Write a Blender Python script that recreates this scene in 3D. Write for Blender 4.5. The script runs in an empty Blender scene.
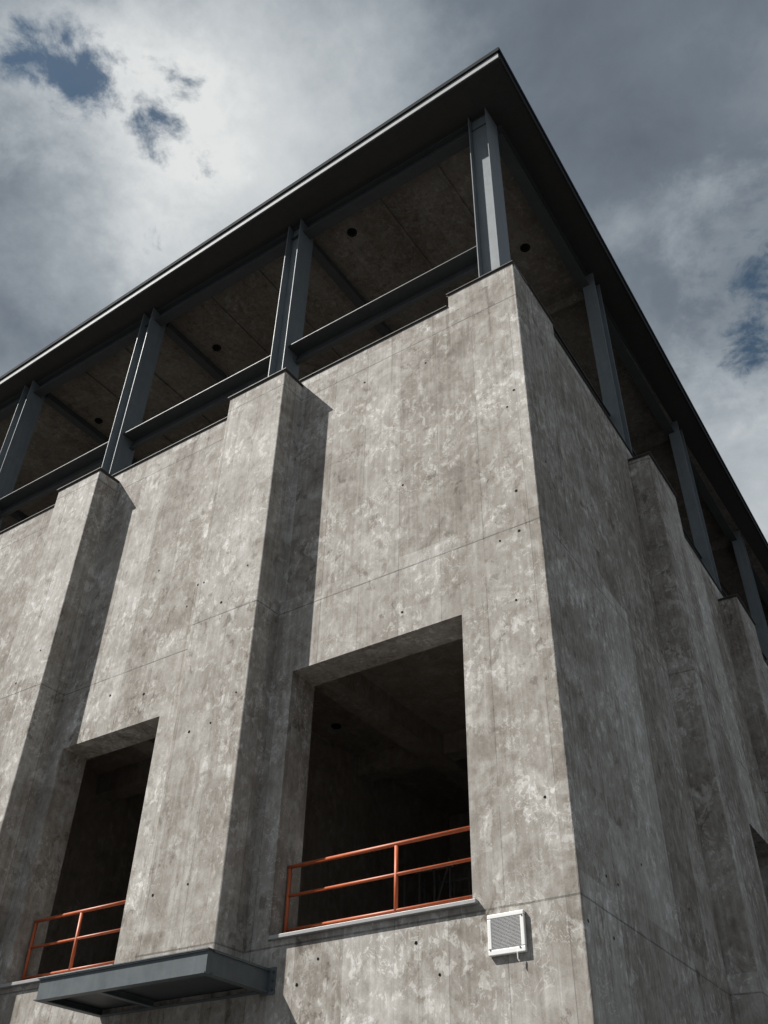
import bpy, bmesh, math, random
from mathutils import Matrix, Vector
R_ = math.radians
random.seed(7)
sc = bpy.context.scene
C = sc.collection

# ------------------------------------------------------------------ camera
cam_d = bpy.data.cameras.new('camera')
cam = bpy.data.objects.new('camera', cam_d); C.objects.link(cam)
AX = ((0.82886337, 0.55911768, 0.01931139), (0.33911102, -0.52957002, 0.77753412), (-0.44495981, 0.63792085, 0.62854416))
rx, up, fw = AX
cam.matrix_world = Matrix(((rx[0], up[0], -fw[0], 4.66542), (rx[1], up[1], -fw[1], -11.02471), (rx[2], up[2], -fw[2], 1.6), (0, 0, 0, 1)))
cam_d.sensor_width = 36; cam_d.lens = 36*950/1024
cam_d.clip_start = .1; cam_d.clip_end = 2000
sc.camera = cam

# ------------------------------------------------------------------ sun, sky, exposure
SUN = Vector((.84, .60, -1.17)).normalized()          # the way the light travels
EXPO = 0.9
SUN_STRENGTH = 3.9
SKY_STRENGTH = 0.05
CLOUD = 1.0
sd = bpy.data.lights.new('sun', 'SUN'); sd.energy = SUN_STRENGTH; sd.angle = R_(.53); sd.color = (1, .965, .91)
so = bpy.data.objects.new('sun', sd); C.objects.link(so)
so.rotation_euler = SUN.to_track_quat('-Z', 'Y').to_euler(); so.location = (-30, -20, 50)
vs = sc.view_settings
vs.view_transform = 'Standard'; vs.look = 'None'; vs.exposure = EXPO; vs.gamma = 1; vs.use_curve_mapping = False


class NT:
    """small helper to write node trees as expressions"""
    def __init__(s, tree): s.t = tree; s.n = tree.nodes; s.l = tree.links
    def node(s, typ, **kw):
        n = s.n.new(typ)
        for k, v in kw.items(): setattr(n, k, v)
        return n
    def put(s, sock, v):
        if isinstance(v, bpy.types.NodeSocket): s.l.new(v, sock)
        elif v is not None: sock.default_value = v
    def math(s, op, a, b=None, c=None, clamp=False):
        n = s.node('ShaderNodeMath', operation=op, use_clamp=clamp)
        for i, v in enumerate((a, b, c)): s.put(n.inputs[i], v)
        return n.outputs[0]
    def vmath(s, op, a, b=None):
        n = s.node('ShaderNodeVectorMath', operation=op)
        s.put(n.inputs[0], a); s.put(n.inputs[1], b)
        return n.outputs['Value'] if op in ('DOT_PRODUCT', 'LENGTH', 'DISTANCE') else n.outputs[0]
    def noise(s, vec, scale, detail=4, rough=.5, dist=0., w=None):
        n = s.node('ShaderNodeTexNoise')
        if w is not None: n.noise_dimensions = '4D'; n.inputs['W'].default_value = w
        s.put(n.inputs['Vector'], vec); s.put(n.inputs['Scale'], scale); s.put(n.inputs['Detail'], detail)
        s.put(n.inputs['Roughness'], rough); s.put(n.inputs['Distortion'], dist)
        return n.outputs['Fac']
    def ramp(s, fac, stops, interp='LINEAR'):
        n = s.node('ShaderNodeValToRGB'); cr = n.color_ramp; cr.interpolation = interp
        while len(cr.elements) < len(stops): cr.elements.new(.5)
        for e, (p, c) in zip(cr.elements, stops):
            e.position = p; e.color = (*c, 1) if len(c) == 3 else c
        s.put(n.inputs[0], fac); return n.outputs[0]
    def smooth(s, v, a, b):
        n = s.node('ShaderNodeMapRange', interpolation_type='SMOOTHSTEP')
        s.put(n.inputs[0], v); s.put(n.inputs[1], a); s.put(n.inputs[2], b); s.put(n.inputs[3], 0.); s.put(n.inputs[4], 1.)
        return n.outputs[0]
    def mix(s, f, a, b, blend='MIX'):
        n = s.node('ShaderNodeMix', data_type='RGBA', blend_type=blend)
        s.put(n.inputs[0], f)
        for sock, v in ((n.inputs[6], a), (n.inputs[7], b)):
            s.put(sock, (*v, 1) if isinstance(v, tuple) and len(v) == 3 else v)
        return n.outputs[2]
    def scale(s, col, f): return s.mix(1., col, s.comb(f, f, f), 'MULTIPLY')
    def comb(s, x, y, z):
        n = s.node('ShaderNodeCombineXYZ')
        for i, v in enumerate((x, y, z)): s.put(n.inputs[i], v)
        return n.outputs[0]


w = bpy.data.worlds.new('World'); sc.world = w; w.use_nodes = True
nt = NT(w.node_tree); nt.n.clear()
out = nt.node('ShaderNodeOutputWorld')
sky = nt.node('ShaderNodeTexSky', sky_type='NISHITA')
sky.sun_disc = False
sky.sun_elevation = math.asin(-SUN.z); sky.sun_rotation = math.atan2(-SUN.x, -SUN.y)
sky.air_density = 1.; sky.dust_density = .2; sky.ozone_density = 1.
b_sky = nt.node('ShaderNodeBackground'); b_sky.inputs[1].default_value = SKY_STRENGTH
hs = nt.node('ShaderNodeHueSaturation'); hs.inputs['Saturation'].default_value = 1.0; hs.inputs['Hue'].default_value = .485; hs.inputs['Value'].default_value = .60; nt.put(hs.inputs['Color'], sky.outputs[0])
skyc = hs.outputs[0]
nt.put(b_sky.inputs[0], skyc)
tc = nt.node('ShaderNodeTexCoord'); D = tc.outputs['Generated']
# clouds lie on a high layer: project the view direction on it so that they flatten towards the horizon
sx = nt.node('ShaderNodeSeparateXYZ'); nt.put(sx.inputs[0], D)
zz = nt.math('MAXIMUM', sx.outputs[2], .04); zz = nt.math('ADD', zz, .12)
P = nt.comb(nt.math('DIVIDE', sx.outputs[0], zz), nt.math('DIVIDE', sx.outputs[1], zz), 0.)
warp = nt.noise(P, 2.2, 7, .6)
fine = nt.noise(P, 7., 9, .68, .35, w=3.1)
big = nt.noise(P, 1.3, 4, .5, .3, w=8.6)
mid = nt.noise(P, 3.4, 6, .55, .5, w=1.7)
nw = nt.node('ShaderNodeTexNoise'); nt.put(nw.inputs['Vector'], P); nw.inputs['Scale'].default_value = 4.5; nw.inputs['Detail'].default_value = 8; nw.inputs['Roughness'].default_value = .64
DW = nt.vmath('ADD', D, nt.vmath('MULTIPLY', nt.vmath('SUBTRACT', nw.outputs['Color'], (.5, .5, .5)), (.30, .30, .30)))
def lobe(d, r0, r1):
    """1 inside the angle r0 of the direction d, fading to 0 at r1 (radians, as chord length)"""
    v = Vector(d).normalized()
    dist = nt.vmath('DISTANCE', DW, tuple(v))
    return nt.math('SUBTRACT', 1., nt.smooth(dist, r0, r1))
bright = nt.math('ADD', nt.math('ADD', lobe((-.42, .32, .845), .0, .30), nt.math('MULTIPLY', lobe((-.115, .80, .59), .0, .24), .75)), nt.math('MULTIPLY', lobe((-.47, .22, .86), 0., .15), .40))
bright = nt.math('ADD', bright, nt.math('MULTIPLY', lobe((-.085, .60, .795), 0., .09), .34))
lvl = nt.math('ADD', nt.math('MULTIPLY', bright, .56), nt.math('MULTIPLY', nt.math('SUBTRACT', big, .5), .42))
lvl = nt.math('ADD', lvl, nt.math('MULTIPLY', nt.math('SUBTRACT', mid, .5), .54))
lvl = nt.math('ADD', lvl, nt.math('MULTIPLY', nt.math('SUBTRACT', fine, .5), .24))
bright_side = lobe((.90, .15, .40), .1, .95)  # unseen brighter cloud, added to fill the sunless side wall
lvl = nt.math('ADD', lvl, nt.math('MULTIPLY', bright_side, .22))
lvl = nt.math('ADD', lvl, nt.math('MULTIPLY', lobe((-.1, -.85, .5), .1, .9), .26))  # unseen bright cloud behind the camera, added to lift shadows on the front
dark = lobe((.02, .46, .88), 0., .42)
lvl = nt.math('SUBTRACT', lvl, nt.math('MULTIPLY', dark, .10))
lvl = nt.math('ADD', lvl, .30, clamp=True)
def hole(d, r):
    v = Vector(d).normalized()
    return nt.math('SUBTRACT', r, nt.vmath('DISTANCE', D, tuple(v)))
h = None
for d, r in (((-.520, .150, .842), .034), ((-.486, .190, .853), .038), ((-.455, .262, .852), .021), ((-.500, .330, .800), -.004), ((-.034, .655, .755), .036), ((-.052, .702, .71), .012),
             ((.3, -.75, .55), .12)):
    e = hole(d, r); h = e if h is None else nt.math('MAXIMUM', h, e)
fine2 = nt.noise(P, 21., 7, .62, .5, w=5.5)
wob = nt.math('ADD', nt.math('MULTIPLY', nt.math('SUBTRACT', fine2, .5), .17), nt.math('ADD', nt.math('MULTIPLY', nt.math('SUBTRACT', warp, .5), .13), nt.math('MULTIPLY', nt.math('SUBTRACT', fine, .5), .24)))
lvl = nt.math('ADD', lvl, nt.math('MULTIPLY', nt.smooth(nt.math('ADD', h, wob), -.075, -.01), .08))
lvl = nt.math('ADD', lvl, nt.math('MULTIPLY', nt.math('SUBTRACT', fine2, .5), .10), clamp=True)
ccol = nt.ramp(lvl, [(0, (.048, .058, .074)), (.22, (.086, .103, .123)), (.5, (.190, .212, .230)), (.78, (.310, .327, .338)), (1, (.405, .415, .412))])
b_cl = nt.node('ShaderNodeBackground'); b_cl.inputs[1].default_value = CLOUD
nt.put(b_cl.inputs[0], ccol)
gap = nt.smooth(nt.math('ADD', h, wob), -.012, .046)
gap = nt.math('MULTIPLY', gap, .95)
ms = nt.node('ShaderNodeMixShader')
nt.put(ms.inputs[0], gap); nt.l.new(b_cl.outputs[0], ms.inputs[1]); nt.l.new(b_sky.outputs[0], ms.inputs[2])
nt.l.new(ms.outputs[0], out.inputs[0])


# ------------------------------------------------------------------ materials
def mat(name):
    m = bpy.data.materials.new(name); m.use_nodes = True
    t = NT(m.node_tree); t.n.clear()
    o = t.node('ShaderNodeOutputMaterial'); b = t.node('ShaderNodeBsdfPrincipled')
    t.l.new(b.outputs[0], o.inputs[0])
    return m, t, b

def concrete(name, gain=1., tint=(1, 1, 1), lines=True, joints=(16.62, 11.03, 5.25), pitch=.83, contrast=1., streak=1., panel=.11):
    m, t, b = mat(name)
    P = t.node('ShaderNodeTexCoord').outputs['Object']
    s = t.node('ShaderNodeSeparateXYZ'); t.put(s.inputs[0], P)
    g = t.node('ShaderNodeNewGeometry'); gn = t.node('ShaderNodeSeparateXYZ'); t.put(gn.inputs[0], g.outputs['True Normal'])
    X, Y, Z = s.outputs
    isx = t.math('GREATER_THAN', t.math('ABSOLUTE', gn.outputs[0]), .7)
    u = t.math('ADD', t.math('MULTIPLY', X, t.math('SUBTRACT', 1., isx)), t.math('MULTIPLY', Y, isx))
    n1 = t.noise(P, .55, 3, .5)
    Pt = t.comb(t.math('MULTIPLY', X, 1.), t.math('MULTIPLY', Y, 1.), t.math('MULTIPLY', Z, .72))
    n2 = t.noise(Pt, 2.4, 9, .64, .8)
    n2b = t.noise(Pt, 7.0, 7, .66, .6, w=4.)
    Pv = t.comb(t.math('MULTIPLY', X, 15.), t.math('MULTIPLY', Y, 15.), t.math('MULTIPLY', Z, .42))
    n3 = t.noise(Pv, 1., 5, .58, .1)
    n4 = t.noise(P, 42., 3, .6)
    n5 = t.noise(P, 1.15, 7, .62, 1.4, w=2.)
    def dev(v, k): return t.math('MULTIPLY', t.math('SUBTRACT', v, .5), k*contrast)
    # each formwork panel and each lift cast a little differently
    pan = t.math('FLOOR', t.math('DIVIDE', t.math('ADD', u, 50.), pitch))
    lift = t.math('FLOOR', t.math('DIVIDE', t.math('ADD', Z, .2), 5.75))
    wn = t.node('ShaderNodeTexWhiteNoise', noise_dimensions='2D'); t.put(wn.inputs[0], t.comb(pan, lift, 0.))
    tone = t.math('ADD', .425, dev(n1, .34))
    tone = t.math('ADD', tone, dev(n2, .40)); tone = t.math('ADD', tone, dev(n2b, .42)); tone = t.math('ADD', tone, dev(n3, .30*streak))
    tone = t.math('ADD', tone, dev(n5, .22)); tone = t.math('ADD', tone, dev(n4, .16))
    if lines: tone = t.math('ADD', tone, dev(wn.outputs[0], panel))
    # pale chalky laitance flakes with crisp edges, big and small, thick in some areas and absent in others
    pa = t.smooth(n5, .55, .58)
    pb = t.smooth(t.noise(Pt, 5.2, 9, .70, .7, w=15.), .535, .565); pc = t.smooth(t.noise(Pt, 11., 6, .66, .5, w=25.), .56, .60)
    pk = t.smooth(t.noise(P, .75, 4, .55, w=17.), .40, .58); pk2 = t.smooth(t.noise(P, 1.1, 4, .55, w=27.), .46, .60)
    pale = t.math('ADD', t.math('MULTIPLY', pa, .05), t.math('MULTIPLY', t.math('MULTIPLY', pb, pk), .165))
    pale = t.math('ADD', pale, t.math('MULTIPLY', t.math('MULTIPLY', pc, pk2), .13))
    pale = t.math('ADD', pale, t.math('MULTIPLY', t.smooth(n3, .60, .68), .035*streak))
    tone = t.math('ADD', tone, t.math('MULTIPLY', pale, contrast))
    # curled rims where slurry dried
    rim = t.math('ABSOLUTE', t.math('SUBTRACT', t.noise(P, 2.7, 4, .55, 1.6, w=6.), .55))
    rim = t.math('MULTIPLY', t.math('SUBTRACT', 1., t.smooth(rim, .0, .016)), t.smooth(t.noise(P, .9, 2, .5, w=11.), .50, .62))
    tone = t.math('ADD', tone, t.math('MULTIPLY', rim, .20*contrast))
    # dull brownish stains
    st = t.smooth(t.noise(Pt, 4.4, 8, .70, .6, w=20.), .555, .60)
    st = t.math('MULTIPLY', st, t.smooth(t.noise(P, .9, 3, .5, w=33.), .38, .62))
    tone = t.math('SUBTRACT', tone, t.math('MULTIPLY', st, .15*contrast))
    # run-off marks that start under the coping and fade on the way down
    ro = t.noise(t.comb(t.math('MULTIPLY', X, 5.), t.math('MULTIPLY', Y, 5.), t.math('MULTIPLY', Z, .05)), 1., 5, .65, w=3.)
    ro_ = t.smooth(ro, .54, .66)
    lo = t.math('MULTIPLY', t.smooth(Z, 3.4, 5.2), t.math('LESS_THAN', Z, 5.3))
    hi = t.math('MULTIPLY', ro_, t.math('MAXIMUM', t.smooth(Z, 14.2, 17.2), lo))
    tone = t.math('SUBTRACT', tone, t.math('MULTIPLY', hi, .13*contrast), clamp=True)
    col = t.ramp(tone, [(0., (.115, .100, .086)), (.28, (.225, .204, .182)), (.50, (.325, .308, .286)), (.70, (.43, .418, .398)), (1., (.62, .612, .595))])
    f = t.math('ADD', 1., 0.)
    bl = None
    if lines:
        fr = t.math('ABSOLUTE', t.math('SUBTRACT', t.math('FRACT', t.math('DIVIDE', t.math('ADD', u, 50.), pitch)), .5))
        wob = t.math('MULTIPLY', t.math('SUBTRACT', n4, .5), .004)
        ln = t.smooth(t.math('ADD', fr, wob), .5-.011, .5-.003)
        ln = t.math('MULTIPLY', ln, t.smooth(t.noise(P, .8, 3, .6, w=31.), .36, .52))
        jl = None
        for z in joints:
            d = t.math('ABSOLUTE', t.math('ADD', t.math('SUBTRACT', Z, z), t.math('MULTIPLY', t.math('SUBTRACT', n5, .5), .03)))
            e = t.math('SUBTRACT', 1., t.smooth(d, .007, .020)); jl = e if jl is None else t.math('MAXIMUM', jl, e)
        jl = t.math('MULTIPLY', jl, t.math('ADD', .45, t.math('MULTIPLY', t.smooth(n2b, .35, .6), .55)))
        jl = t.math('MULTIPLY', jl, t.math('LESS_THAN', t.math('ABSOLUTE', gn.outputs[2]), .5))
        f = t.math('SUBTRACT', f, t.math('MULTIPLY', ln, .34)); f = t.math('SUBTRACT', f, t.math('MULTIPLY', jl, .55))
        bl = t.math('ADD', t.math('MULTIPLY', ln, .35), jl)
    vo = t.node('ShaderNodeTexVoronoi'); t.put(vo.inputs['Vector'], P); vo.inputs['Scale'].default_value = 2.6
    vs2 = t.node('ShaderNodeSeparateColor'); t.put(vs2.inputs[0], vo.outputs['Color'])
    pit = t.math('MULTIPLY', t.math('SUBTRACT', 1., t.smooth(vo.outputs['Distance'], .022, .05)), t.math('GREATER_THAN', vs2.outputs[0], .72))
    f = t.math('SUBTRACT', f, t.math('MULTIPLY', pit, .45))
    col = t.scale(col, f)
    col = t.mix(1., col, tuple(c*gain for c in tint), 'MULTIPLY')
    t.put(b.inputs['Base Color'], col)
    t.put(b.inputs['Roughness'], .85); b.inputs['Specular IOR Level'].default_value = .3
    hgt = t.math('ADD', t.math('MULTIPLY', n2b, .5), t.math('MULTIPLY', n4, .35))
    hgt = t.math('ADD', hgt, t.math('MULTIPLY', n3, .25))
    if bl is not None: hgt = t.math('SUBTRACT', hgt, t.math('MULTIPLY', bl, .8))
    bp = t.node('ShaderNodeBump'); bp.inputs['Strength'].default_value = .17; bp.inputs['Distance'].default_value = .02
    t.put(bp.inputs['Height'], hgt); t.l.new(bp.outputs[0], b.inputs['Normal'])
    return m

def steel(name, col, rough=.45, metal=0., var=.25, spec=.5, dirt=0.):
    m, t, b = mat(name)
    P = t.node('ShaderNodeTexCoord').outputs['Object']
    n = t.noise(P, 3.5, 6, .6, .4); n2 = t.noise(P, 28., 3, .5)
    s = t.node('ShaderNodeSeparateXYZ'); t.put(s.inputs[0], P)
    n3 = t.noise(t.comb(t.math('MULTIPLY', s.outputs[0], 9.), t.math('MULTIPLY', s.outputs[1], 9.), t.math('MULTIPLY', s.outputs[2], .5)), 1., 4, .6)
    f = t.math('ADD', 1., t.math('MULTIPLY', t.math('SUBTRACT', n, .5), var*2))
    f = t.math('ADD', f, t.math('MULTIPLY', t.math('SUBTRACT', n3, .5), var*1.5))
    f = t.math('ADD', f, t.math('MULTIPLY', t.math('SUBTRACT', n2, .5), var*.5))
    c = t.scale(t.mix(0., tuple(col), tuple(col)), f)
    if dirt: c = t.mix(t.math('MULTIPLY', t.smooth(n, .55, .7), dirt), c, (.10, .065, .045))
    t.put(b.inputs['Base Color'], c); b.inputs['Metallic'].default_value = metal
    t.put(b.inputs['Roughness'], t.math('ADD', rough-.1, t.math('MULTIPLY', n, .2))); b.inputs['Specular IOR Level'].default_value = spec
    bp = t.node('ShaderNodeBump'); bp.inputs['Strength'].default_value = .06; bp.inputs['Distance'].default_value = .01
    t.put(bp.inputs['Height'], n2); t.l.new(bp.outputs[0], b.inputs['Normal'])
    return m

M_CON = concrete('weathered board formed concrete', contrast=1.6, gain=1.10, panel=.14, tint=(1., .995, .985), streak=.8)
M_SIDE = concrete('weathered streaked concrete', pitch=1.25, panel=.20, contrast=1.6, streak=1.2, gain=1.10, tint=(1., .985, .965))
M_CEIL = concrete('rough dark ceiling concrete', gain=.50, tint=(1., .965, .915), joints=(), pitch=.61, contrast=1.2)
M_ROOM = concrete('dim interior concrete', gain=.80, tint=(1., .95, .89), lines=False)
M_STEEL = steel('blue grey painted steel', (.150, .172, .187), .52, spec=.32)
M_BEAM = steel('darker beam steel', (.058, .064, .068), .55, spec=.25)  # darker tone than the column steel, for beams and canopy soffit
M_DARK = steel('dark soffit sheet', (.040, .039, .038), .6, spec=.3)
M_FASC = steel('bare zinc fascia', (.36, .37, .375), .7, .0, .2, spec=.15)
M_CAP = steel('dark roof flashing', (.030, .032, .035), .85, spec=.05)
M_COPE = steel('thin dark metal coping', (.085, .082, .078), .65, dirt=.5, spec=.2)
M_SILL = steel('pale metal sill', (.33, .33, .33), .45, var=.12)
M_CANOPY = steel('dark canopy steel', (.098, .115, .124), .55, var=.35, spec=.3, dirt=.2)
M_ORANGE = steel('orange railing paint', (.43, .098, .032), .5, var=.3, dirt=.3)
M_WHITE = steel('white vent plastic', (.80, .80, .79), .45, var=.06)
M_GRILLE = steel('grey vent mesh', (.50, .50, .50), .6, var=.12)
M_HOLE = steel('black void', (.008, .008, .008), .9, spec=.1)
M_SCREW = steel('screw metal', (.12, .12, .12), .4, .6)
M_PALE = steel('faded interior grey', (.22, .22, .22), .7)
M_ASPH, t_, b_ = mat('asphalt')
p_ = t_.node('ShaderNodeTexCoord').outputs['Object']
t_.put(b_.inputs['Base Color'], t_.ramp(t_.math('ADD', t_.math('MULTIPLY', t_.noise(p_, .4, 5, .6), .6), t_.math('MULTIPLY', t_.noise(p_, 60., 2, .5), .4)), [(.3, (.038, .038, .04)), (.7, (.075, .074, .072))]))
b_.inputs['Roughness'].default_value = .9


# ------------------------------------------------------------------ mesh helpers
def obj(name, bm, m, parent=None, smooth=False, mats=None):
    me = bpy.data.meshes.new(name)
    bmesh.ops.recalc_face_normals(bm, faces=bm.faces)
    bm.to_mesh(me); bm.free()
    for x in (mats or [m]): me.materials.append(x)
    if smooth:
        for p in me.polygons: p.use_smooth = True
    o = bpy.data.objects.new(name, me); C.objects.link(o)
    if parent: o.parent = parent
    return o
def tag(o, label=None, cat=None, group=None, kind=None):
    if label: o['label'] = label
    if cat: o['category'] = cat
    if group: o['group'] = group
    if kind: o['kind'] = kind
    return o
def empty(name, loc=(0, 0, 0), rz=0):
    o = bpy.data.objects.new(name, None); C.objects.link(o); o.location = loc; o.rotation_euler = (0, 0, rz); o.empty_display_size = .3
    return o
def box(bm, x0, x1, y0, y1, z0, z1, mi=0):
    v = [bm.verts.new(p) for p in ((x0, y0, z0), (x1, y0, z0), (x1, y1, z0), (x0, y1, z0), (x0, y0, z1), (x1, y0, z1), (x1, y1, z1), (x0, y1, z1))]
    fs = [bm.faces.new([v[i] for i in q]) for q in ((3, 2, 1, 0), (4, 5, 6, 7), (0, 1, 5, 4), (1, 2, 6, 5), (2, 3, 7, 6), (3, 0, 4, 7))]
    for f in fs: f.material_index = mi
    return v
def bx(*a):
    bm = bmesh.new(); box(bm, *a); return bm
def prism(bm, poly, z0, z1):
    lo = [bm.verts.new((x, y, z0)) for x, y in poly]; hi = [bm.verts.new((x, y, z1)) for x, y in poly]
    n = len(poly)
    bm.faces.new(lo[::-1]); bm.faces.new(hi)
    for i in range(n): bm.faces.new((lo[i], lo[(i+1) % n], hi[(i+1) % n], hi[i]))
def bevel(o, w_=.015, seg=2):
    md = o.modifiers.new('edge', 'BEVEL'); md.width = w_; md.segments = seg; md.limit_method = 'ANGLE'; md.angle_limit = R_(40)
    return o
def tube(bm, a, b, r, n=14, caps=True):
    a = Vector(a); b = Vector(b); d = (b-a).normalized()
    s = d.orthogonal().normalized(); t = d.cross(s)
    ra = []; rb = []
    for i in range(n):
        c = math.cos(2*math.pi*i/n)*s*r + math.sin(2*math.pi*i/n)*t*r
        ra.append(bm.verts.new(a+c)); rb.append(bm.verts.new(b+c))
    for i in range(n): bm.faces.new((ra[i], ra[(i+1) % n], rb[(i+1) % n], rb[i]))
    if caps: bm.faces.new(ra[::-1]); bm.faces.new(rb)
def disc(bm, c, nrm, r, n=10, mi=0):
    nrm = Vector(nrm); s = nrm.orthogonal().normalized(); t = nrm.cross(s); c = Vector(c)
    f = bm.faces.new([bm.verts.new(c+(math.cos(2*math.pi*i/n)*s+math.sin(2*math.pi*i/n)*t)*r*(1+.15*math.sin(3*i))) for i in range(n)])
    f.material_index = mi

def facade(bm, us, vs_, filled, thick, back=None):
    """a wall from a grid of cells (u along the wall, v up): only its true outside faces are made. Front at depth 0, back at depth thick."""
    nu, nv = len(us)-1, len(vs_)-1
    F = [[filled((us[i]+us[i+1])/2, (vs_[j]+vs_[j+1])/2) for j in range(nv)] for i in range(nu)]
    cache = {}
    def V(i, j, k):
        if (i, j, k) not in cache:
            u = us[i]
            if k and i == 0: u += thick*(1 if us[1] > us[0] else -1)      # mitre at the corner
            cache[i, j, k] = bm.verts.new((u, thick*k, vs_[j]))
        return cache[i, j, k]
    fill = lambda i, j: 0 <= i < nu and 0 <= j < nv and F[i][j]
    for i in range(nu):
        for j in range(nv):
            if not F[i][j]: continue
            bm.faces.new((V(i, j, 0), V(i+1, j, 0), V(i+1, j+1, 0), V(i, j+1, 0)))
            bm.faces.new((V(i, j, 1), V(i, j+1, 1), V(i+1, j+1, 1), V(i+1, j, 1)))
            if not fill(i-1, j): bm.faces.new((V(i, j, 0), V(i, j+1, 0), V(i, j+1, 1), V(i, j, 1)))
            if not fill(i+1, j): bm.faces.new((V(i+1, j, 0), V(i+1, j, 1), V(i+1, j+1, 1), V(i+1, j+1, 0)))
            if not fill(i, j-1): bm.faces.new((V(i, j, 0), V(i, j, 1), V(i+1, j, 1), V(i+1, j, 0)))
            if not fill(i, j+1): bm.faces.new((V(i, j+1, 0), V(i+1, j+1, 0), V(i+1, j+1, 1), V(i, j+1, 1)))

# ------------------------------------------------------------------ ground
bm = bmesh.new(); bm.faces.new([bm.verts.new(p) for p in ((-600, -600, 0), (600, -600, 0), (600, 600, 0), (-600, 600, 0))])
tag(obj('ground', bm, M_ASPH), kind='structure')

# ------------------------------------------------------------------ the concrete building
B = tag(empty('concrete_building'), 'weathered grey concrete building with pilasters, big openings and a flat roof on dark steel columns', 'building')
RA = -math.atan(-.022)           # the right-hand front is turned a little more than square
def side(o): o.rotation_euler.z = RA; return o
TH = .62
ZT, ZP = 17.24, 17.60            # wall top, corner pier top
ZO, ZS = 9.73, 5.36              # opening head, floor
XL, YR = -28.6, 33.5
# left front (faces -Y)
pil_L = [(-5.33, -6.93, -5.31, -6.95, 17.03), (-11.12, -12.62, -11.10, -12.64, 16.90), (-17.0, -18.5, -16.98, -18.52, 16.9), (-22.9, -24.4, -22.88, -24.42, 16.9)]
open_L = [(-4.86, -1.49), (-10.70, -8.03), (-16.55, -13.9), (-22.4, -19.8)]
us = sorted({-.02, -1.53, XL} | {x for o in open_L for x in o}, reverse=True)
def fill_L(u, v):
    if v > ZT: return u > -1.53
    return not (ZS-.02 < v < ZO and any(a < u < b for a, b in open_L))
bm = bmesh.new(); facade(bm, us, [0, ZS-.02, ZO, ZT, ZP], fill_L, TH)
holes_L = [(-2.62, 12.92), (-.41, 13.73), (-.38, 11.76), (-.74, 10.87), (-.39, 10.93), (-2.61, 10.16), (-.54, 9.66), (-.25, 14.07), (-.36, 6.53), (-2.35, 5.0), (-2.0, 4.58), (-3.94, 5.0), (-4.28, 4.71), (-7.6, 12.55), (-7.82, 12.1), (-8.9, 13.4), (-9.6, 10.6), (-8.6, 10.35), (-3.6, 16.2), (-2.1, 15.9), (-14.6, 12.2), (-15.4, 10.6)]
for hx, hz in holes_L: disc(bm, (hx, -.004, hz), (0, -1, 0), random.uniform(.018, .03), mi=1)
left_wall = obj('front_wall', bm, M_CON, B, mats=[M_CON, M_HOLE])
# right front, built square and turned with side()
pil_R = [(5.88, 7.72, 5.86, 7.74, 16.72), (12.62, 14.4, 12.60, 14.42, 16.62), (19.4, 21.2, 19.38, 21.22, 16.62), (26.2, 28.0, 26.18, 28.02, 16.62)]
open_R = [(9.86, 12.3), (16.7, 19.2), (23.5, 26.0)]
us = sorted({.02, 1.87, YR} | {y for o in open_R for y in o})
def fill_R(u, v):
    if v > ZT: return u < 1.87
    return not (ZS-.02 < v < ZO-.28 and any(a < u < b for a, b in open_R))
bm = bmesh.new(); facade(bm, us, [0, ZS-.02, ZO-.28, ZT, ZP], fill_R, TH)
for hy, hz in ((.92, 5.72), (1.32, 5.72), (.12, 4.97), (.92, 4.96), (2.4, 6.3), (.5, 12.6), (2.6, 13.1), (4.4, 6.2), (1.1, 15.4)): disc(bm, (hy, -.004, hz), (0, -1, 0), .022, mi=1)
bmesh.ops.transform(bm, matrix=Matrix(((0, -1, 0, 0), (1, 0, 0, 0), (0, 0, 1, 0), (0, 0, 0, 1))), verts=bm.verts)
right_wall = side(obj('side_wall', bm, M_SIDE, B, mats=[M_SIDE, M_HOLE]))
# the chamfered arris between the two fronts
bm = bmesh.new()
rng = random.Random(3); prev = None; zz_ = 0.
while zz_ < ZP+.01:
    z_ = min(zz_, ZP)
    ja, jb = (.0 if rng.random() < .6 else rng.uniform(0, .025) for _ in range(2))
    e_ = .0015
    ring = [bm.verts.new(p) for p in ((-.02-ja, -e_, z_), (-.012, -e_+.004, z_), (-.004, .012, z_), ((.02+jb)*math.sin(-RA)+e_, (.02+jb)*math.cos(RA), z_))]
    if prev:
        for a, b, c, d in zip(prev, prev[1:], ring[1:], ring): bm.faces.new((a, b, c, d))
    prev = ring
    if z_ >= ZP: break
    zz_ += rng.uniform(.04, .16)
obj('corner_chamfer', bm, M_CON, B)

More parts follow.
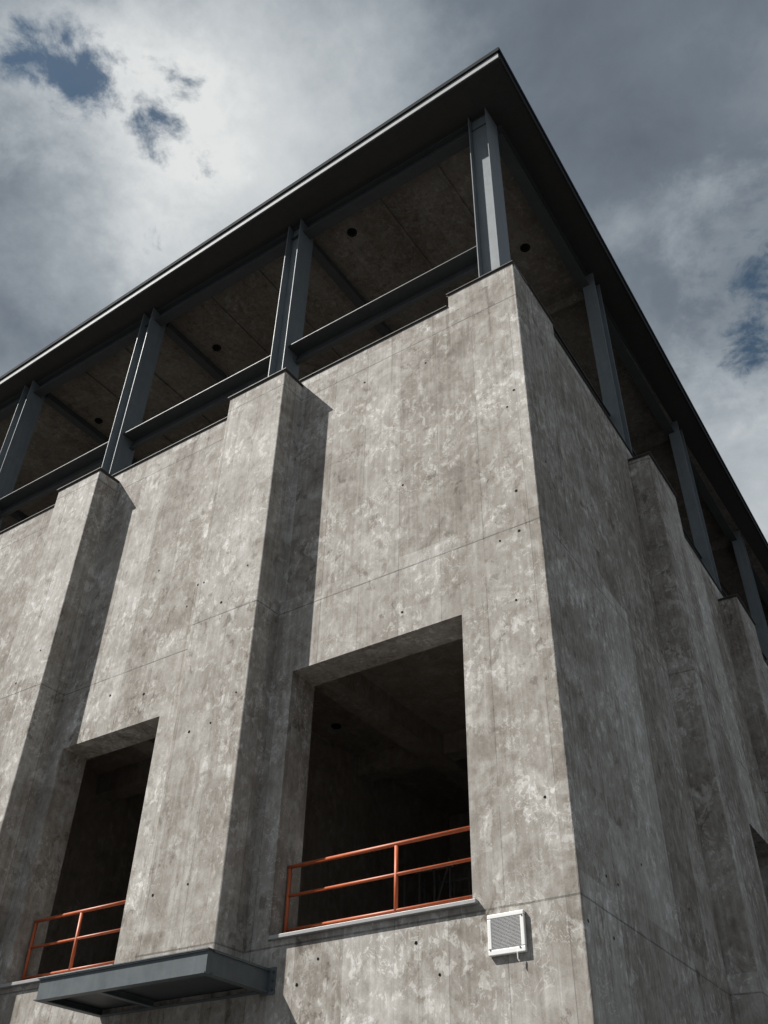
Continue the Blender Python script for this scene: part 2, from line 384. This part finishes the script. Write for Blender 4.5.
def pilaster(rect, side_=False):
    f0, f1, i0, i1, zt = rect
    d = .60 if not side_ else .50
    bm = bmesh.new()
    if side_: poly = [(d, f0), (d, f1), (-.08, i1), (-.08, i0)]
    else: poly = [(f0, -d), (f1, -d), (i1, .08), (i0, .08)]
    prism(bm, poly, 4.985 if f0 == -5.33 else 0, zt)
    if not side_:
        for k, (hx, hz) in enumerate(((.9, 11.30), (1.45, 11.95), (.35, 11.93), (.22, 9.25), (.72, 8.82), (1.2, 8.78), (.70, 6.17), (1.42, 6.12))):
            if k % 2 == 0 or f0 > -8: disc(bm, (f0-hx, -d-.004, hz), (0, -1, 0), random.uniform(.016, .028), mi=1)
    o = obj('pilaster', bm, M_CON, B, mats=[M_SIDE if side_ else M_CON, M_HOLE])
    bevel(o, .022)
    # dark coping plate on top
    cs = []
    for e, z0, z1 in ((.004, zt+.001, zt+.034), (.040, zt+.035, zt+.058)):
        bm = bmesh.new()
        if side_: poly = [(d+e, f0-e), (d+e, f1+e), (.003, f1+e), (.003, f0-e)]
        else: poly = [(f0+e, -d-e), (f1-e, -d-e), (f1-e, -.003), (f0+e, -.003)]
        prism(bm, poly, z0, z1); cs.append(obj('pilaster_coping', bm, M_COPE, B))
    if side_: 
        for c in [o]+cs: side(c)
for p in pil_L: pilaster(p)
for p in pil_R: pilaster(p, True)

def coping(x0, x1, y0, y1, z, turned=False):
    for e, z0, z1 in ((.004, z+.001, z+.040), (.035, z+.041, z+.062)):
        o = obj('wall_coping', bx(x0, x1+(e if turned else 0), y0-(0 if turned else e), y1, z0, z1), M_COPE, B)
        if turned: side(o)
coping(-1.56, .002, 0, .62, ZP)
coping(XL, -1.562, 0, .62, ZT)
coping(-.60, 0, .64, 1.89, ZP, True)
coping(-.60, 0, 1.895, YR, ZT, True)

# sills at the openings
def sill(x0, x1): 
    o = obj('window_sill', bx(x0, x1, -.075, .30, ZS-.018, ZS+.035), M_SILL, B); bevel(o, .006)
sill(-4.80, -1.41); sill(-11.0, -7.98); sill(-16.6, -13.8)

# roof
ZR0, ZR1 = 24.10, 24.45
ov0, ov1 = .86, .40
def roof_poly(e=0., y_in=None):
    k = (ov0-ov1)/18.9
    yl = -(ov0 - k*30)
    return [(.56+e, -ov0-e), (-30, yl-e), (-30, 34), (.56-34*.022+e, 34)]
bm = bmesh.new(); prism(bm, roof_poly(0), ZR0, ZR1)
roof = obj('roof_slab', bm, M_DARK, B)
def strip(pts, off, z0, z1, name, m, par):
    (x0, y0), (x1, y1) = pts
    d = Vector((x1-x0, y1-y0, 0)).normalized(); n = Vector((d.y, -d.x, 0))
    bm = bmesh.new()
    a = Vector((x0, y0, 0)); b = Vector((x1, y1, 0))
    poly = [(v.x, v.y) for v in (a+n*.003, b+n*.003, b+n*off, a+n*off)]
    prism(bm, poly, z0, z1); return obj(name, bm, m, par)
rp = roof_poly()
strip((rp[1], rp[0]), .028, ZR0+.035, ZR1-.115, 'fascia', M_FASC, roof)
strip((rp[1], (rp[0][0]+.05, rp[0][1])), .075, ZR1-.095, ZR1+.05, 'roof_flashing', M_CAP, roof)
strip((rp[0], rp[3]), .028, ZR0-.03, ZR1-.10, 'fascia', M_CAP, roof)
strip(((rp[0][0], rp[0][1]-.05), rp[3]), .06, ZR1-.095, ZR1+.05, 'roof_flashing', M_CAP, roof)
# ceiling between the edge beams, just below the slab
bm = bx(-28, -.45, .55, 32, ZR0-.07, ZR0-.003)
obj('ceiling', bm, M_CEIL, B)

def i_beam(name, L, depth, wid, tf, tw, m, par=None):
    """I-section along local +X, top at z = 0"""
    bm = bmesh.new(); h = wid/2
    box(bm, 0, L, -h, h, -tf, 0); box(bm, 0, L, -h, h, -depth, -depth+tf)
    box(bm, 0, L, -tw/2, tw/2, -depth+tf+.001, -tf-.001)
    return obj(name, bm, m, par)
# edge beams under the slab
o = i_beam('edge_beam', 29, .46, .30, .03, .02, M_BEAM, B); o.location = (-29.32, .30, ZR0-.001)
o = i_beam('edge_beam', 30, .46, .30, .03, .02, M_BEAM, B); o.location = (-.34, .6, ZR0-.001); o.rotation_euler.z = math.pi/2+RA

def column(zb, turned=False, xa=0, xb=0, web=.28, dep=.58, y0=.02):
    """H-section: two flanges square to the wall, the web parallel to it"""
    bm = bmesh.new(); tf = .024
    zt = ZR0-.002
    if not turned:
        box(bm, xa, xa+tf, y0, y0+dep, zb, zt); box(bm, xb-tf, xb, y0, y0+dep, zb, zt)
        box(bm, xa+tf+.001, xb-tf-.001, y0+web, y0+web+.022, zb, zt)
    else:
        box(bm, -y0-dep, -y0, xa, xa+tf, zb, zt); box(bm, -y0-dep, -y0, xb-tf, xb, zb, zt)
        box(bm, -y0-web-.022, -y0-web, xa+tf+.001, xb-tf-.001, zb, zt)
    o = obj('steel_column', bm, M_STEEL, B); bevel(o, .004, 1)
    bm = bmesh.new(); e = .05
    if not turned: box(bm, xa-e, xb+e, y0+.005, y0+dep+e, zb-.03, zb-.001)
    else: box(bm, -y0-dep-e, -y0-.005, xa-e, xb+e, zb-.03, zb-.001)
    p = obj('base_plate', bm, M_STEEL, o)
    if turned: side(o)
    return o
column(ZP+.10, xa=-.80, xb=-.30, web=.15)
for xa, xb in ((-6.47, -6.03), (-12.04, -11.62), (-17.46, -17.04), (-23.2, -22.75)): column(ZT+.10, xa=xa, xb=xb, web=.21)
for ya in (6.0, 13.05, 19.95, 26.8): column(ZT+.10, True, ya, ya+.50, web=.14, dep=.36)

# beams spanning between the columns above the parapet
spans = [(-.80, -6.03), (-6.47, -11.62), (-12.04, -17.04), (-17.46, -22.75)]
for a, b in spans:
    bm = bmesh.new(); L = a-b-.01
    box(bm, 0, L, -.36, .06, -.024, 0); box(bm, 0, L, -.06, .06, -.30, -.275); box(bm, 0, L, .0, .02, -.2745, -.0245)
    o = obj('rail_beam', bm, M_BEAM, B); o.location = (b+.005, .46, 18.96)
for a, b in ((1.2, 6.0), (6.5, 13.05), (13.55, 19.95)):
    o = i_beam('rail_beam', b-a-.04, .26, .20, .028, .02, M_DARK, B)
    o.rotation_euler.z = math.pi/2+RA
    c = Vector((-.34, a+.02, 18.50)); c.rotate(Matrix.Rotation(RA, 3, 'Z')); o.location = c
# ceiling beams running inward from the columns, and the cross beam from the side columns
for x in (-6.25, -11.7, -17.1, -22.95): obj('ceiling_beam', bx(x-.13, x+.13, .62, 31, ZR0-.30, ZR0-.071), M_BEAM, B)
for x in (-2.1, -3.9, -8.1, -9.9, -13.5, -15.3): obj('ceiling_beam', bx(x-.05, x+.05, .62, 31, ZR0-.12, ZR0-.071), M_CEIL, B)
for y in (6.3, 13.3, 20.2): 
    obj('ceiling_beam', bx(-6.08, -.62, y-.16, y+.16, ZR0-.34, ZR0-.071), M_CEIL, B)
# inside of the open top storey and back of the building
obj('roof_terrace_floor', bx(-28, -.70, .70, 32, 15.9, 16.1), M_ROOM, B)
obj('rear_wall', bx(-28.6, -.8, 32.05, 32.6, 0, 24.0), M_ROOM, B)  # unseen, carried up to the roof to keep light out of the top storey
obj('rear_wall', bx(-28.62, -28.02, .64, 32.04, 0, 24.0), M_ROOM, B)  # unseen end wall, also raised full height to block light
obj('light_block_wall', bx(-20, -9, 14, 15, 16.1, 24.0), M_ROOM, B)  # unseen wall added to keep the top storey dark
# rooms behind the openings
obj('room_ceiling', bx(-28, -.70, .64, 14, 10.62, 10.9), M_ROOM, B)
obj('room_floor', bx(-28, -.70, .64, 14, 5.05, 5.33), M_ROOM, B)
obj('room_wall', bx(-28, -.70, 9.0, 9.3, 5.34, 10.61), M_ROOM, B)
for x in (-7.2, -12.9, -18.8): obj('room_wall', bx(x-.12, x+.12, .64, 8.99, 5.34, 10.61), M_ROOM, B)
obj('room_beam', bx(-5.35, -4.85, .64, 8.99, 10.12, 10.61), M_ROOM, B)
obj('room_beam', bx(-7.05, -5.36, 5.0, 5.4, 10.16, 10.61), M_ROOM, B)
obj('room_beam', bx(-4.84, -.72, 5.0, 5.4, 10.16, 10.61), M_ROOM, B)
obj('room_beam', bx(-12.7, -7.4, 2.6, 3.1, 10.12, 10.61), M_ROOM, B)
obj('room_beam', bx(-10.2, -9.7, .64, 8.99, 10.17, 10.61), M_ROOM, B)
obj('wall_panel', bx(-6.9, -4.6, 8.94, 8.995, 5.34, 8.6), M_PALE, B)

# ------------------------------------------------------------------ railings
def railing(x0, x1, mids, y, zb, heights, label):
    t = tag(empty('steel_railing', (x0, y, zb)), label, 'railing', 'orange railings in the openings')
    L = x1-x0
    for k, z in enumerate(heights):
        bm = bmesh.new(); tube(bm, (0, 0, z), (L, 0, z), .030 if k == 0 else .024)
        obj('top_rail' if k == 0 else 'rail', bm, M_ORANGE, t, True)
    for x in [0.03]+mids+[L-.03]:
        bm = bmesh.new(); tube(bm, (x, 0, 0), (x, 0, heights[0]-.028), .030)
        p = obj('post', bm, M_ORANGE, t, True)
        bm = bmesh.new(); tube(bm, (x, 0, .0), (x, 0, .012), .06); obj('foot_plate', bm, M_ORANGE, p)
    return t
railing(-4.84, -1.50, [1.97], .30, ZS+.02, (1.09, .66, .17), 'orange tubular railing across the full width of the larger opening next to the white vent')
railing(-10.66, -8.05, [1.22], .30, ZS+.02, (1.12, .67, .17), 'orange tubular railing in the smaller opening just above the steel canopy')

# dim uprights standing deep in the room
t = tag(empty('steel_scaffold', (-5.9, 6.0, 5.33)), 'dim grey scaffold of thin uprights deep inside the dark room behind the larger opening', 'scaffold')
for y in (0, .8):
    for x in (-.55, -.18, .18, .55):
        bm = bmesh.new(); tube(bm, (x, y, 0), (x, y, 3.05), .024, 8); obj('upright', bm, M_PALE, t, True)
    for z in (1.1, 2.1, 2.9):
        bm = bmesh.new(); tube(bm, (-.62, y+.045, z), (.62, y+.045, z), .022, 8); obj('ledger', bm, M_PALE, t, True)
bm = bmesh.new(); tube(bm, (-.55, -.045, .2), (.55, -.045, 2.9), .02, 8); obj('brace', bm, M_PALE, t, True)

# ------------------------------------------------------------------ steel canopy under the pilaster
zc = 4.95
t = tag(empty('steel_canopy', (-6.4, 0, zc)), 'flat blue-grey steel canopy of channel sections fixed to the foot of the pilaster', 'canopy')
def chan(L, depth, wid, m=M_STEEL):
    bm = bmesh.new()
    box(bm, 0, L, -wid, 0, -.018, 0); box(bm, 0, L, -wid, 0, -depth, -depth+.018); box(bm, 0, L, -wid+.0005+.05, -wid+.066, -depth+.0185, -.0185)
    return bm
def rel(o, x, y, z, rz=0): o.location = (x+6.4, y, z-zc); o.rotation_euler.z = rz
XA, XB, YF = -8.10, -4.79, -1.27
def plates(name, boxes, m=M_CANOPY):
    bm = bmesh.new()
    for b in boxes: box(bm, b[0]+6.4, b[1]+6.4, b[2], b[3], b[4]-zc, b[5]-zc)
    return obj(name, bm, m, t)
z1, z0 = zc, zc-.29
# front: a channel with its web outside and thin lips; sides: channels running back to the wall
plates('front_channel', [(XA, XB, YF-.022, YF+.10, z1-.016, z1), (XA-.03, XB, YF-.022, YF+.10, z0, z0+.016), (XA, XB, YF, YF+.012, z0+.0165, z1-.0165)])
for xs, sg in ((XB, 1), (XA, -1)):
    a = lambda p, q: (min(xs+sg*p, xs+sg*q), max(xs+sg*p, xs+sg*q))
    plates('side_channel', [(*a(-.10, .03), YF+.101, -.0205 if sg > 0 else -.003, z1-.016, z1), (*a(-.10, .03), YF+.101, -.0205 if sg > 0 else -.003, z0, z0+.016), (*a(-.012, 0), YF+.013, -.0205 if sg > 0 else -.003, z0+.0165, z1-.0165)])
plates('end_plate', [(XB-.12, XB+.13, -.0195, -.003, z0-.03, z1+.03)])
for bx_ in (XB-.09, XB+.10):
    for bz in (z0+.03, z0+.145, z1-.03):
        bm = bmesh.new(); tube(bm, (bx_+6.4, -.045, bz-zc), (bx_+6.4, -.0196, bz-zc), .016, 6); obj('bolt', bm, M_SCREW, t)
plates('top_plate', [(XA-.03, XB+.03, YF-.03, -.005, z1+.001, z1+.014)])
plates('soffit_plate', [(XA+.013, XB-.013, YF+.013, -.02, z0+.10, z0+.108)], M_BEAM)
plates('back_channel', [(XA+.102, XB-.13, -.10, -.003, z0+.001, z0+.016)])
plates('cross_beam', [(-6.95, -6.85, YF+.101, -.101, z0+.002, z0+.016), (-6.906, -6.894, YF+.101, -.101, z0+.0165, z0+.0995)])

# ------------------------------------------------------------------ wall vent
t = tag(empty('wall_vent', (-1.015, 0, 4.93)), 'small square white vent box with a grey mesh front on the corner pier', 'vent')
W, H, DP = .255, .24, .055
bm = bmesh.new(); b_w = .055
box(bm, -W, W, -DP, -.003, H-b_w, H); box(bm, -W, W, -DP, -.003, -H, -H+b_w+.012)
box(bm, -W, -W+b_w, -DP, -.003, -H+b_w+.013, H-b_w-.001); box(bm, W-b_w, W, -DP, -.003, -H+b_w+.013, H-b_w-.001)
fr = bevel(obj('frame', bm, M_WHITE, t), .010)
bm = bmesh.new(); box(bm, -W+b_w, W-b_w, -.036, -.030, -H+b_w+.012, H-b_w)
n = 24
for i in range(n):
    x = -W+b_w+(i+.5)*(2*W-2*b_w)/n
    box(bm, x-.0035, x+.0035, -.043, -.0365, -H+b_w+.014, H-b_w-.002)
for i in range(n-1):
    z = -H+b_w+.012+(i+.5)*(2*H-2*b_w-.012)/(n-1)
    box(bm, -W+b_w+.001, W-b_w-.001, -.049, -.0435, z-.0028, z+.0028)
obj('grille', bm, M_GRILLE, t)
for x, z in ((-W+.028, -H+.07), (W-.07, -H+.055), (W-.028, H-.06)):
    bm = bmesh.new(); tube(bm, (x, -DP-.006, z), (x, -DP+.002, z), .011, 10); obj('screw', bm, M_SCREW, t)
bm = bmesh.new(); tube(bm, (W-.11, -.06, -H+.005), (W-.11, -.055, -H-.075), .008, 8); tube(bm, (W-.11, -.055, -H-.075), (W-.095, -.05, -H-.10), .007, 8)
obj('cord', bm, M_WHITE, t)

# ------------------------------------------------------------------ round black downlights
def downlight(x, y, z, label, r=.13):
    t = tag(empty('ceiling_light', (x, y, z)), label, 'ceiling light', 'round downlights under the slabs')
    bm = bmesh.new(); n = 24
    rings = [(r*.82, -.012), (r, -.030), (r*1.06, -.012), (r*1.06, -.001)]
    vv = [[bm.verts.new((math.cos(2*math.pi*i/n)*q, math.sin(2*math.pi*i/n)*q, zz)) for i in range(n)] for q, zz in rings]
    for a, b in zip(vv, vv[1:]):
        for i in range(n): bm.faces.new((a[i], a[(i+1) % n], b[(i+1) % n], b[i]))
    obj('rim', bm, M_HOLE, t, True)
    bm = bmesh.new(); disc(bm, (0, 0, -.010), (0, 0, -1), r*.8, 24)
    obj('lens', bm, M_HOLE, t)
ZC = ZR0-.071
downlight(-5.10, 1.10, ZC, 'round black downlight in the roof ceiling between the corner column and the next one left')
downlight(-1.35, 4.15, ZC, 'round black downlight in the roof ceiling just right of the corner column')
downlight(-11.05, 2.2, ZC, 'round black downlight in the roof ceiling right of the third column from the corner')
downlight(-16.6, 2.45, ZC, 'round black downlight in the roof ceiling left of the third column from the corner')
downlight(-6.55, 3.50, 10.619, 'small black downlight in the dark room ceiling behind the larger opening', .10)
